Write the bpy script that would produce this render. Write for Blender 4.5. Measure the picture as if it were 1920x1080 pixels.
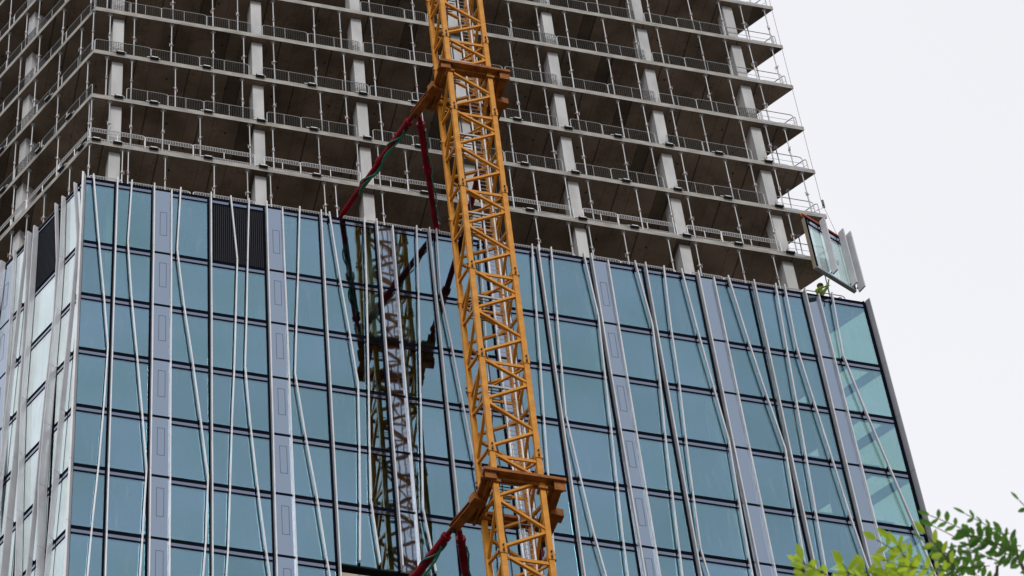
import bpy, math, random
from mathutils import Vector, Matrix

# ------------------------------------------------------------------ camera, sky, sun
S = bpy.context.scene
for _o in list(bpy.data.objects): bpy.data.objects.remove(_o, do_unlink=True)
COL = S.collection
Z0 = 135.2                      # height of the lowest bare floor's soffit above the street
CAM = Vector((-11.5384, -84.6828, -133.5006 + Z0))
YAW, PITCH, ROLL = 0.3416, 0.9564, -0.1257
_f = Vector((math.sin(YAW)*math.cos(PITCH), math.cos(YAW)*math.cos(PITCH), math.sin(PITCH)))
_r = Vector((math.cos(YAW), -math.sin(YAW), 0)); _u = _r.cross(_f)
RR = math.cos(ROLL)*_r + math.sin(ROLL)*_u; UU = -math.sin(ROLL)*_r + math.cos(ROLL)*_u
cd = bpy.data.cameras.new("camera"); cam = bpy.data.objects.new("camera", cd); COL.objects.link(cam)
cam.matrix_world = Matrix(((RR.x, UU.x, -_f.x, CAM.x), (RR.y, UU.y, -_f.y, CAM.y), (RR.z, UU.z, -_f.z, CAM.z), (0, 0, 0, 1)))
cd.sensor_width = 36.0; cd.lens = 6756.4/1920*36.0; cd.clip_start = 0.5; cd.clip_end = 20000
cd.dof.use_dof = True; cd.dof.focus_distance = 165.0; cd.dof.aperture_fstop = 14.0
S.camera = cam

SUN_EL, SUN_AZ = math.radians(44), math.radians(-170)    # azimuth from +y towards +x
W = bpy.data.worlds.new("World"); S.world = W; W.use_nodes = True
nt = W.node_tree; nt.nodes.clear()
def N(t, ty, **k):
    n = t.nodes.new(ty)
    for a, b in k.items(): setattr(n, a, b)
    return n
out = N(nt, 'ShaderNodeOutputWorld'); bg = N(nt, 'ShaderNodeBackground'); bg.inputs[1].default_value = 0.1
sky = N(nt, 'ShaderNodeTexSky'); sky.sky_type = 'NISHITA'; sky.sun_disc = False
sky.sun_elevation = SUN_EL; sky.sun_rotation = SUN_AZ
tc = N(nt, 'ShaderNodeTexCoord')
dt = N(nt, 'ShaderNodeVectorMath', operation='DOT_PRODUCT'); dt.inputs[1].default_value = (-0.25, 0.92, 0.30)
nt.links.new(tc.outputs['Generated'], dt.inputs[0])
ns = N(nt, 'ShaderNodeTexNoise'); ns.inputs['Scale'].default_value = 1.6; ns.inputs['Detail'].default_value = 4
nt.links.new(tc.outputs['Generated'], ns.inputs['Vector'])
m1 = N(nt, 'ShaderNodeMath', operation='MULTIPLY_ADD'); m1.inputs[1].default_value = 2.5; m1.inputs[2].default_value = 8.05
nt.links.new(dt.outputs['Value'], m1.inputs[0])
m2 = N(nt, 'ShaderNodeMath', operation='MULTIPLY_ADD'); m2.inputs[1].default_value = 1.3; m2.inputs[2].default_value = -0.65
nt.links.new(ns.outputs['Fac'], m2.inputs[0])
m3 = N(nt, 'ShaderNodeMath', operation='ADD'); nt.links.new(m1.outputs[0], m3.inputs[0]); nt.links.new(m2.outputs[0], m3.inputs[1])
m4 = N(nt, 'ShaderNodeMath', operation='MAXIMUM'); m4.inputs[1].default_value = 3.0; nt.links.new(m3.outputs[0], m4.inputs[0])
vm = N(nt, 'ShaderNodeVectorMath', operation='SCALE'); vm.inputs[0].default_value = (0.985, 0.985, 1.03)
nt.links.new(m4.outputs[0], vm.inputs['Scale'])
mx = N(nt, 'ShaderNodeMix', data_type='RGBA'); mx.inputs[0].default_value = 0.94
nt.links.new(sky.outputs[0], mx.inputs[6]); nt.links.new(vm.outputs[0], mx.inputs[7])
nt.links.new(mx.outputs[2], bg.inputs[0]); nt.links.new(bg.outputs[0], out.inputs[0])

sl = bpy.data.lights.new("sun", 'SUN'); sl.energy = 1.7; sl.angle = math.radians(20); sl.color = (1.0, 0.975, 0.94)
so = bpy.data.objects.new("sun", sl); COL.objects.link(so)
_sd = Vector((math.sin(SUN_AZ)*math.cos(SUN_EL), math.cos(SUN_AZ)*math.cos(SUN_EL), math.sin(SUN_EL)))
so.rotation_euler = _sd.to_track_quat('Z', 'Y').to_euler(); so.location = (0, 0, 300)
S.view_settings.view_transform = 'Standard'; S.view_settings.look = 'None'
S.view_settings.exposure = 0.0; S.view_settings.gamma = 1.0
S.render.engine = 'CYCLES'
try:
    S.cycles.caustics_reflective = False; S.cycles.caustics_refractive = False; S.cycles.max_bounces = 10; S.cycles.transparent_max_bounces = 16; S.cycles.glossy_bounces = 4; S.cycles.diffuse_bounces = 4
except Exception: pass

random.seed(7)
DIG = {
  'C0': [-0.29, -0.28, -0.28, -0.27, -0.27, -0.26, -0.25, -0.25],
  'F1': [0.11, 0.43, 0.71, 0.97, 0.89, 0.77, 0.6, 0.47],
  'F2': [1.15, 1.15, 1.15, 1.15, 1.15, 1.15, 1.15, 1.15],
  'F3': [1.77, 1.66, 1.86, 2.13, 2.38, 2.61, 2.51, 2.4],
  'F4': [2.74, 2.75, 2.75, 2.76, 2.76, 2.76, 2.77, 2.77],
  'F5': [3.51, 3.52, 3.53, 3.53, 3.54, 3.55, 3.55, 3.56],
  'F6': [3.88, 3.74, 4.03, 4.38, 4.7, 5.0, 4.91, 4.72],
  'F7': [5.2, 5.19, 5.19, 5.18, 5.17, 5.17, 5.16, 5.16],
  'F8': [6.06, 6.3, 6.2, 6.1, 5.97, 5.87, 5.77, 5.59],
  'F9': [6.86, 6.74, 6.65, 6.54, 6.71, 6.93, 7.19, 7.49],
  'F10': [7.63, 7.62, 7.62, 7.61, 7.61, 7.6, 7.6, 7.59],
  'F11': [8.34, 8.35, 8.36, 8.37, 8.37, 8.38, 8.39, 8.39],
  'F12': [9.08, 8.91, 8.74, 8.59, 8.9, 9.24, 9.53, 9.85],
  'F13': [10.02, 10.03, 10.03, 10.04, 10.04, 10.04, 10.05, 10.05],
  'F14': [10.39, 10.67, 10.95, 11.19, 11.1, 10.98, 10.83, 10.68],
  'F15': [11.94, 11.84, 11.74, 11.63, 11.51, 11.41, 11.62, 11.85],
  'F16': [12.48, 12.48, 12.48, 12.49, 12.49, 12.5, 12.5, 12.5],
  'F17': [13.21, 13.21, 13.21, 13.22, 13.22, 13.22, 13.22, 13.23],
  'F18': [14.26, 14.1, 13.94, 13.79, 13.64, 13.49, 13.8, 14.12],
  'F19': [14.83, 14.85, 14.87, 14.88, 14.9, 14.92, 14.93, 14.95],
  'F20': [15.14, 15.05, 15.3, 15.52, 15.75, 15.92, 16.06, 16.2],
  'F21a': [17.09, 16.93, 16.82, 16.7, 16.59, 16.47, 16.35, 16.24],
  'F21b': [17.35, 17.38, 17.36, 17.32, 17.45, 17.5, 17.56, 17.61],
  'F21c': [18.06, 18.06, 18.07, 18.07, 18.07, 18.08, 18.08, 18.09],
  'F22': [19.44, 19.25, 19.11, 18.96, 18.82, 18.67, 18.53, 18.38],
  'F23': [19.71, 19.72, 19.72, 19.73, 19.74, 19.74, 19.75, 19.76],
  'F24': [20.3, 20.15, 20.02, 19.9, 20.13, 20.36, 20.74, 21.14],
  'F25': [21.77, 22.01, 21.9, 21.79, 21.68, 21.56, 21.5, 21.45],
  'F26': [22.12, 22.15, 22.16, 22.18, 22.2, 22.22, 22.24, 22.26],
  'F27': [22.9, 22.9, 22.9, 22.9, 22.9, 22.9, 22.9, 22.89],
  'F28': [24.11, 24.41, 24.3, 24.12, 23.97, 23.84, 23.71, 23.57],
  'F29': [24.59, 24.58, 24.58, 24.57, 24.56, 24.56, 24.55, 24.55],
  'F30': [25.44, 25.23, 25.15, 24.99, 24.86, 24.75, 25.05, 25.41],
  'F31': [26.25, 26.44, 26.66, 26.87, 26.79, 26.74, 26.7, 26.65],
  'F32': [27.01, 27.02, 27.03, 27.04, 27.05, 27.05, 27.06, 27.07],
  'F33': [27.75, 27.76, 27.76, 27.77, 27.78, 27.78, 27.79, 27.8],
  'F34': [28.39, 28.7, 28.99, 29.32, 29.18, 29.06, 28.96, 28.85],
  'F35': [29.58, 29.56, 29.54, 29.52, 29.5, 29.48, 29.46, 29.44],
  'F36': [30.59, 30.43, 30.3, 30.17, 30.04, 29.91, 29.78, 29.65],
  'F37': [31.0, 30.9, 31.1, 31.32, 31.51, 31.79, 32.07, 32.36],
  'F38': [31.94, 31.93, 31.92, 31.91, 31.91, 31.9, 31.89, 31.88],
  'F39': [32.61, 32.62, 32.62, 32.63, 32.63, 32.64, 32.65, 32.65],
  'F40': [33.21, 33.0, 33.37, 33.82, 34.24, 34.69, 35.14, 35.6],
  'F41': [34.87, 34.88, 34.88, 34.88, 34.88, 34.88, 34.88, 34.89],
  'L1': [0.5, 0.07, 0.22, 0.41, 0.58, 0.74, 0.96, 1.14],
  'L2': [1.37, 1.25, 1.3, 1.42, 1.52, 1.62, 1.56, 1.48],
  'L3': [1.85, 1.5, 1.52, 1.74, 1.92, 2.07, 2.23, 2.47],
  'L4': [3.33, 3.31, 3.35, 3.43, 3.3, 3.15, 2.98, 2.8],
  'L5': [3.73, 3.59, 3.59, 3.59, 3.6, 3.71, 3.83, 3.96],
  'L6': [3.95, 4.15, 4.3, 4.45, 4.6, 4.75, 4.91, 5.06],
  'L7': [4.89, 4.85, 4.83, 4.81, 4.78, 4.76, 4.74, 4.71],
  'props': {'6': [33.3], '5': [24.95, 26.59, 27.64, 29.87, 31.5, 32.63, 33.94], '4': [13.2, 15.37, 20.26, 21.69, 23.12, 25.08, 26.62, 27.87, 30.03, 31.39, 32.64, 33.85], '3': [1.91, 3.65, 5.55, 6.72, 8.45, 10.4, 11.68, 13.22, 15.21, 20.06, 21.42, 22.99, 25.01, 26.36, 27.95, 29.9, 31.15, 32.73], '2': [-0.05, 0.73, 1.86, 3.58, 5.54, 6.98, 8.42, 10.38, 11.76, 13.18, 15.19, 20.1, 21.49, 22.96, 25.1, 26.35, 27.78, 29.24, 31.2, 32.45, 33.42], '1': [0.64, 1.78, 3.79, 5.54, 6.88, 8.35, 10.53, 11.73, 13.33, 15.34, 19.48, 21.49, 22.91, 24.94, 26.35, 27.78, 29.95, 31.19, 32.39, 33.76], '0': [0.04, 0.84, 1.81, 3.23, 4.93, 7.18, 8.23, 10.33, 12.09, 13.06, 14.35, 19.2, 20.33, 21.84, 22.91, 25.2, 26.71, 27.66, 29.95, 31.6, 32.51], '-1': [0.01, 1.47, 1.74, 3.37, 5.53, 7.03, 8.06, 10.5, 11.01, 13.09, 15.56, 20.14, 21.67, 22.62, 24.24, 26.32, 27.59, 29.65, 31.27, 33.59]},
  'lprops': {'3': [0.58, 2.77, 4.64, 6.18], '2': [1.23, 2.89, 4.79, 6.09], '1': [0.58, 2.82, 4.82, 6.07], '0': [0.32, 2.62, 4.85, 5.94], '-1': [1.58, 3.41, 4.76, 5.89], '4': [2.7, 4.9, 5.9, 7.33], '5': [5.9, 7.43]},
  'bars': {'5': [[22.42, 24.35], [24.35, 26.81], [27.33, 29.01], [29.01, 31.41], [31.47, 33.86]], '4': [[12.76, 14.9], [14.9, 15.96], [20.18, 22.45], [22.53, 24.45], [24.45, 26.95], [27.33, 28.98], [28.98, 31.29], [31.37, 33.94]], '3': [[-0.03, 1.64], [1.59, 3.1], [3.1, 5.23], [5.23, 7.36], [7.89, 10.03], [10.08, 12.56], [12.74, 14.97], [15.0, 16.52], [19.64, 22.2], [22.4, 24.69], [24.72, 27.05], [27.26, 29.12], [29.12, 31.15], [31.15, 32.33]], '2': [[0.06, 2.63], [2.63, 4.9], [4.9, 7.18], [7.83, 10.3], [10.38, 12.81], [12.91, 14.91], [14.91, 16.3], [19.36, 21.85], [22.52, 24.04], [24.04, 26.63], [27.18, 28.96], [28.96, 31.37], [32.03, 33.85]], '1': [[1.58, 3.44], [3.44, 5.09], [5.09, 7.38], [7.99, 9.55], [9.55, 12.11], [12.9, 14.76], [14.76, 16.33], [19.08, 20.14], [20.14, 21.78], [22.43, 24.11], [24.11, 26.6], [27.29, 29.04], [29.04, 31.48], [32.08, 33.81]], '0': [[-0.01, 2.44], [2.44, 4.6], [4.6, 7.35], [7.8, 9.43], [9.43, 12.14], [12.74, 14.32], [14.32, 16.59], [18.85, 21.97], [22.44, 24.06], [24.06, 26.81], [27.33, 28.94], [28.94, 31.75], [32.13, 33.58]], '-1': [[0.08, 1.47], [1.74, 4.46], [4.6, 7.34], [7.88, 10.59], [11.16, 12.23], [12.23, 14.73], [14.73, 16.12], [18.53, 21.72], [22.45, 23.82], [23.82, 26.37], [27.06, 28.59], [28.59, 32.27], [32.32, 34.27]]},
  'lamps': {'2': [1.22, 2.78, 5.2, 7.68, 10.1, 12.51, 14.98, 19.85, 22.31, 24.71, 27.21, 29.64, 32.08], '1': [1.2, 2.79, 5.26, 7.67, 10.09, 12.56, 14.96, 19.91, 22.31, 24.72, 27.19, 29.6, 32.08], '0': [0.27, 1.22, 2.82, 5.24, 7.71, 10.11, 15.01, 19.86, 22.31, 24.73, 27.18, 29.62, 32.08]},
}

A_SIDE = -0.4728
DL = Vector((math.sin(A_SIDE), math.cos(A_SIDE), 0)); NL = Vector((-math.cos(A_SIDE), math.sin(A_SIDE), 0))
DR = Vector((-0.615, 0.788, 0)); NR = Vector((0.788, 0.615, 0))
GX, GY, GX1 = -0.2034, -0.609, 34.88
H = 3.8; ST = 0.32
JZ = [-3.72] + [-4.6863 - j*3.7937 for j in range(1, 8)]
UP = Vector((0, 0, 1)); X = Vector((1, 0, 0)); Y = Vector((0, 1, 0))

# ------------------------------------------------------------------ materials
def mat(name, base=(.5, .5, .5), rough=.6, metal=0.0, spec=None):
    m = bpy.data.materials.new(name); m.use_nodes = True
    b = m.node_tree.nodes['Principled BSDF']
    b.inputs['Base Color'].default_value = (*base, 1); b.inputs['Roughness'].default_value = rough; b.inputs['Metallic'].default_value = metal
    if spec is not None: b.inputs['Specular IOR Level'].default_value = spec
    return m
def vary(m, c1, c2, scale=3.0, detail=6, lo=.35, hi=.65, vec=(1, 1, 1), bump=0.0, rnd=0.0):
    t = m.node_tree; b = t.nodes['Principled BSDF']
    tc = N(t, 'ShaderNodeTexCoord'); mp = N(t, 'ShaderNodeMapping'); mp.inputs['Scale'].default_value = vec
    no = N(t, 'ShaderNodeTexNoise'); no.inputs['Scale'].default_value = scale; no.inputs['Detail'].default_value = detail
    cr = N(t, 'ShaderNodeValToRGB'); cr.color_ramp.elements[0].position = lo; cr.color_ramp.elements[1].position = hi
    cr.color_ramp.elements[0].color = (*c1, 1); cr.color_ramp.elements[1].color = (*c2, 1)
    t.links.new(tc.outputs['Object'], mp.inputs[0]); t.links.new(mp.outputs[0], no.inputs['Vector'])
    t.links.new(no.outputs['Fac'], cr.inputs[0])
    src = cr.outputs[0]
    t.links.new(src, b.inputs['Base Color'])
    if bump:
        bp = N(t, 'ShaderNodeBump'); bp.inputs['Strength'].default_value = bump; bp.inputs['Distance'].default_value = .02
        t.links.new(no.outputs['Fac'], bp.inputs['Height']); t.links.new(bp.outputs[0], b.inputs['Normal'])
    return src, mp
M = {}
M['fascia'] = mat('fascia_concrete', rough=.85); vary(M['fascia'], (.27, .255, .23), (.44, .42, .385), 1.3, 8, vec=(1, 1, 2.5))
M['column'] = mat('column_concrete', rough=.8); vary(M['column'], (.44, .44, .44), (.6, .6, .595), 1.1, 7, vec=(1, 1, .35))
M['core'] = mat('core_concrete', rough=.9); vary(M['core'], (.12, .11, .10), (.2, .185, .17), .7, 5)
# slab soffit: brown stained concrete with formwork joints running in from the edge
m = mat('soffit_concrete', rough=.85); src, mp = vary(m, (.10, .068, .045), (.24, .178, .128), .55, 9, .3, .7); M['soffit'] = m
t = m.node_tree; b = t.nodes['Principled BSDF']
tc2 = N(t, 'ShaderNodeTexCoord'); sx = N(t, 'ShaderNodeSeparateXYZ'); t.links.new(tc2.outputs['Object'], sx.inputs[0])
wob = N(t, 'ShaderNodeTexNoise'); wob.inputs['Scale'].default_value = 4.0; wob.inputs['Detail'].default_value = 3
t.links.new(tc2.outputs['Object'], wob.inputs['Vector'])
def lines(period, off, width, wobble):
    a = N(t, 'ShaderNodeMath', operation='MULTIPLY_ADD'); a.inputs[1].default_value = wobble; t.links.new(wob.outputs['Fac'], a.inputs[0]); t.links.new(sx.outputs[0], a.inputs[2])
    z = N(t, 'ShaderNodeMath', operation='MULTIPLY_ADD'); z.inputs[1].default_value = .137; t.links.new(sx.outputs[2], z.inputs[0]); t.links.new(a.outputs[0], z.inputs[2])
    s = N(t, 'ShaderNodeMath', operation='ADD'); s.inputs[1].default_value = off; t.links.new(z.outputs[0], s.inputs[0])
    p = N(t, 'ShaderNodeMath', operation='PINGPONG'); p.inputs[1].default_value = period/2; t.links.new(s.outputs[0], p.inputs[0])
    l = N(t, 'ShaderNodeMath', operation='LESS_THAN'); l.inputs[1].default_value = width; t.links.new(p.outputs[0], l.inputs[0])
    return l.outputs[0]
cur = src
for per, off, wd, wo, k in ((2.43, .3, .034, .05, .32), (1.215, .9, .015, .03, .6), (9.74, 3.1, .32, .12, .5)):
    l = lines(per, off, wd, wo)
    mm = N(t, 'ShaderNodeMix', data_type='RGBA', blend_type='MULTIPLY'); mm.inputs[7].default_value = (k, k*.98, k*.96, 1)
    t.links.new(l, mm.inputs[0]); t.links.new(cur, mm.inputs[6]); cur = mm.outputs[2]
# branching cracks / water stains
vo = N(t, 'ShaderNodeTexVoronoi', feature='DISTANCE_TO_EDGE'); vo.inputs['Scale'].default_value = .55
wp = N(t, 'ShaderNodeVectorMath', operation='MULTIPLY_ADD'); wp.inputs[1].default_value = (1.4, 1.4, 1.4)
t.links.new(wob.outputs['Color'], wp.inputs[0]); t.links.new(tc2.outputs['Object'], wp.inputs[2]); t.links.new(wp.outputs[0], vo.inputs['Vector'])
lc = N(t, 'ShaderNodeMath', operation='LESS_THAN'); lc.inputs[1].default_value = .012; t.links.new(vo.outputs['Distance'], lc.inputs[0])
mm = N(t, 'ShaderNodeMix', data_type='RGBA', blend_type='MULTIPLY'); mm.inputs[7].default_value = (.6, .58, .55, 1)
t.links.new(lc.outputs[0], mm.inputs[0]); t.links.new(cur, mm.inputs[6]); cur = mm.outputs[2]
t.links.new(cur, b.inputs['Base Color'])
M['inside'] = mat('dimmed_interior', (.045, .05, .05), .9)  # interior shade put into the colour of the slabs behind the glass
M['hole'] = mat('dark_recess', (.012, .012, .012), .9)
M['galv'] = mat('galvanised_steel', (.43, .44, .45), .5, .2)
M['finside'] = mat('fin_aluminium_shaded', (.27, .285, .32), .4, .2); M['groove'] = mat('hatch_groove', (.05, .07, .11), .8, 0, .1)
M['white_steel'] = mat('white_painted_steel', (.74, .74, .75), .45, .1); M['rail'] = mat('galvanised_rail', (.42, .425, .43), .5, .2)
M['wire'] = mat('mesh_wire', (.055, .053, .051), .8, 0, .1); M['toe'] = mat('toe_mesh', (.45, .45, .46), .6)
M['red'] = mat('red_paint', (.36, .07, .06), .6)
M['black'] = mat('black_plastic', (.015, .015, .018), .5)
M['lampwhite'] = mat('lamp_diffuser', (.8, .82, .82), .35)
M['fin'] = mat('fin_aluminium', rough=.42, metal=.1); vary(M['fin'], (.50, .515, .55), (.60, .615, .65), .8, 3)
M['frame'] = mat('dark_frame', (.006, .008, .014), .9, 0, .0)
M['louvre'] = mat('dark_louvre', (.003, .003, .005), .8, 0, .05)
M['louvregap'] = mat('louvre_blade', (.012, .014, .024), .6, 0, .1)
M['crane'] = mat('crane_orange', rough=.55, spec=.25); vary(M['crane'], (.50, .185, .006), (.68, .285, .014), 2.2, 7, .3, .65)
M['rust'] = mat('collar_orange', rough=.65, spec=.2); vary(M['rust'], (.20, .066, .010), (.36, .125, .020), 2.5, 7)
M['burg'] = mat('burgundy_paint', rough=.6, spec=.15); vary(M['burg'], (.16, .004, .010), (.30, .008, .020), 2.0, 6)
M['bolt'] = mat('dark_bolt', (.03, .03, .03), .5, .5)
M['grey'] = mat('grey_steel', (.30, .31, .33), .5, .3)
M['green'] = mat('green_webbing', (.01, .20, .12), .7)
M['orangebeam'] = mat('orange_beam', (.62, .11, .03), .45)
M['ply'] = mat('plywood', (.24, .20, .14), .7)
M['cable'] = mat('dark_cable', (.02, .02, .022), .6)
M['rope'] = mat('wire_rope', (.22, .22, .23), .5)
M['hivis'] = mat('hi_vis_fabric', (.42, .60, .05), .7)
M['trouser'] = mat('dark_trousers', (.03, .035, .05), .8)
M['skin'] = mat('skin', (.45, .27, .19), .6)
M['helmet'] = mat('helmet', (.10, .22, .02), .35)
M['bark'] = mat('bark', (.10, .075, .05), .9)
M['beige'] = mat('beige_render', (.52, .45, .36), .85)

def glass(name, refl, trans, base, graze, bump=.0, rough=0.0, streak=.0):
    m = bpy.data.materials.new(name); m.use_nodes = True; t = m.node_tree; t.nodes.clear()
    o = N(t, 'ShaderNodeOutputMaterial'); mxs = N(t, 'ShaderNodeMixShader')
    tr = N(t, 'ShaderNodeBsdfTransparent'); tr.inputs[0].default_value = (*trans, 1)
    gl = N(t, 'ShaderNodeBsdfGlossy'); gl.inputs[0].default_value = (*refl, 1); gl.inputs['Roughness'].default_value = rough
    # coated glass: the reflection strengthens and whitens towards grazing angles
    lw = N(t, 'ShaderNodeLayerWeight'); lw.inputs[0].default_value = .5
    ad = N(t, 'ShaderNodeMapRange', interpolation_type='SMOOTHSTEP'); ad.inputs[1].default_value = .47; ad.inputs[2].default_value = .68; ad.inputs[3].default_value = base; ad.inputs[4].default_value = graze
    t.links.new(lw.outputs['Facing'], ad.inputs[0])
    cm = N(t, 'ShaderNodeMapRange', interpolation_type='SMOOTHSTEP'); cm.inputs[1].default_value = .47; cm.inputs[2].default_value = .68
    t.links.new(lw.outputs['Facing'], cm.inputs[0])
    cmx = N(t, 'ShaderNodeMix', data_type='RGBA'); cmx.inputs[6].default_value = (*refl, 1); cmx.inputs[7].default_value = (.88, .97, 1, 1)
    t.links.new(cm.outputs[0], cmx.inputs[0])
    # random tint per pane, plus soft noise painting uneven reflections and interior tones
    oi = N(t, 'ShaderNodeObjectInfo'); tq = N(t, 'ShaderNodeTexCoord'); nq = N(t, 'ShaderNodeTexNoise'); nq.inputs['Scale'].default_value = .22; nq.inputs['Detail'].default_value = 2
    t.links.new(tq.outputs['Object'], nq.inputs['Vector'])
    a1 = N(t, 'ShaderNodeMath', operation='MULTIPLY_ADD'); a1.inputs[1].default_value = .11; a1.inputs[2].default_value = .94; t.links.new(oi.outputs['Random'], a1.inputs[0])
    a2 = N(t, 'ShaderNodeMath', operation='MULTIPLY_ADD'); a2.inputs[1].default_value = .45; a2.inputs[2].default_value = .775; t.links.new(nq.outputs['Fac'], a2.inputs[0])
    a3 = N(t, 'ShaderNodeMath', operation='MULTIPLY'); t.links.new(a1.outputs[0], a3.inputs[0]); t.links.new(a2.outputs[0], a3.inputs[1])
    vs = N(t, 'ShaderNodeVectorMath', operation='SCALE'); t.links.new(cmx.outputs[2], vs.inputs[0]); t.links.new(a3.outputs[0], vs.inputs['Scale'])
    hv = N(t, 'ShaderNodeHueSaturation'); t.links.new(vs.outputs[0], hv.inputs['Color'])
    a4 = N(t, 'ShaderNodeMapRange'); a4.inputs[1].default_value = .3; a4.inputs[2].default_value = .7; a4.inputs[3].default_value = .483; a4.inputs[4].default_value = .507
    t.links.new(nq.outputs['Fac'], a4.inputs[0]); t.links.new(a4.outputs[0], hv.inputs['Hue']); t.links.new(hv.outputs[0], gl.inputs[0])
    tcx = N(t, 'ShaderNodeTexCoord')
    fac = ad.outputs[0]
    if bump:
        no = N(t, 'ShaderNodeTexNoise'); no.inputs['Scale'].default_value = .55; no.inputs['Detail'].default_value = 1.5
        bp = N(t, 'ShaderNodeBump'); bp.inputs['Strength'].default_value = 1.0; bp.inputs['Distance'].default_value = bump
        t.links.new(tcx.outputs['Object'], no.inputs['Vector']); t.links.new(no.outputs['Fac'], bp.inputs['Height'])
        t.links.new(bp.outputs[0], gl.inputs['Normal'])
    t.links.new(fac, mxs.inputs[0]); t.links.new(tr.outputs[0], mxs.inputs[1]); t.links.new(gl.outputs[0], mxs.inputs[2])
    last = mxs.outputs[0]
    if streak:      # dried rain streaks and dust on the pane
        mp = N(t, 'ShaderNodeMapping'); mp.inputs['Scale'].default_value = (4.5, 4.5, .3)
        n2 = N(t, 'ShaderNodeTexNoise'); n2.inputs['Scale'].default_value = 1.5; n2.inputs['Detail'].default_value = 6
        t.links.new(tcx.outputs['Object'], mp.inputs[0]); t.links.new(mp.outputs[0], n2.inputs['Vector'])
        mr = N(t, 'ShaderNodeMapRange'); mr.inputs[1].default_value = .58; mr.inputs[2].default_value = .78; mr.inputs[4].default_value = streak
        t.links.new(n2.outputs['Fac'], mr.inputs[0])
        df = N(t, 'ShaderNodeBsdfDiffuse'); df.inputs[0].default_value = (.55, .62, .6, 1)
        ms = N(t, 'ShaderNodeMixShader'); t.links.new(mr.outputs[0], ms.inputs[0]); t.links.new(last, ms.inputs[1]); t.links.new(df.outputs[0], ms.inputs[2])
        last = ms.outputs[0]
    t.links.new(last, o.inputs[0]); return m
M['glass'] = glass('blue_glass', (.37, .575, .76), (.84, .97, .88), .44, .68, bump=.0028, streak=.16)
M['sideglass'] = glass('side_glass', (.50, .68, .76), (.88, .96, .88), .24, .6, bump=.0028, streak=.25)
M['panelglass'] = glass('clear_glass', (.80, .93, .97), (.80, .92, .89), .40, .5, streak=.6)
m = mat('back_painted_glass', (.325, .40, .505), .035, 1.0); M['spandrel'] = m; M['strip'] = mat('strip_glass', (.22, .26, .35), .06, 1.0)
t = m.node_tree; b = t.nodes['Principled BSDF']; no = N(t, 'ShaderNodeTexNoise'); no.inputs['Scale'].default_value = .6
tcx = N(t, 'ShaderNodeTexCoord'); bp = N(t, 'ShaderNodeBump'); bp.inputs['Distance'].default_value = .006; bp.inputs['Strength'].default_value = 1
t.links.new(tcx.outputs['Object'], no.inputs['Vector']); t.links.new(no.outputs['Fac'], bp.inputs['Height']); t.links.new(bp.outputs[0], b.inputs['Normal'])
m = mat('asphalt', rough=.9); vary(m, (.11, .11, .11), (.17, .165, .16), .05, 6); M['ground'] = m
def leafmat(name, c1, c2):
    m = mat(name, c1, .5); src, _ = vary(m, c1, c2, 9.0, 3, .3, .7)
    t = m.node_tree; b = t.nodes['Principled BSDF']; o = t.nodes['Material Output']
    tl = N(t, 'ShaderNodeBsdfTranslucent'); t.links.new(src, tl.inputs[0]); ms = N(t, 'ShaderNodeMixShader'); ms.inputs[0].default_value = .55
    t.links.new(b.outputs[0], ms.inputs[1]); t.links.new(tl.outputs[0], ms.inputs[2]); t.links.new(ms.outputs[0], o.inputs[0]); return m
M['leaf_bright'] = leafmat('leaf_yellow_green', (.33, .50, .025), (.50, .64, .05))
M['leaf_dark'] = leafmat('leaf_green', (.055, .15, .02), (.13, .29, .04))

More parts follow.
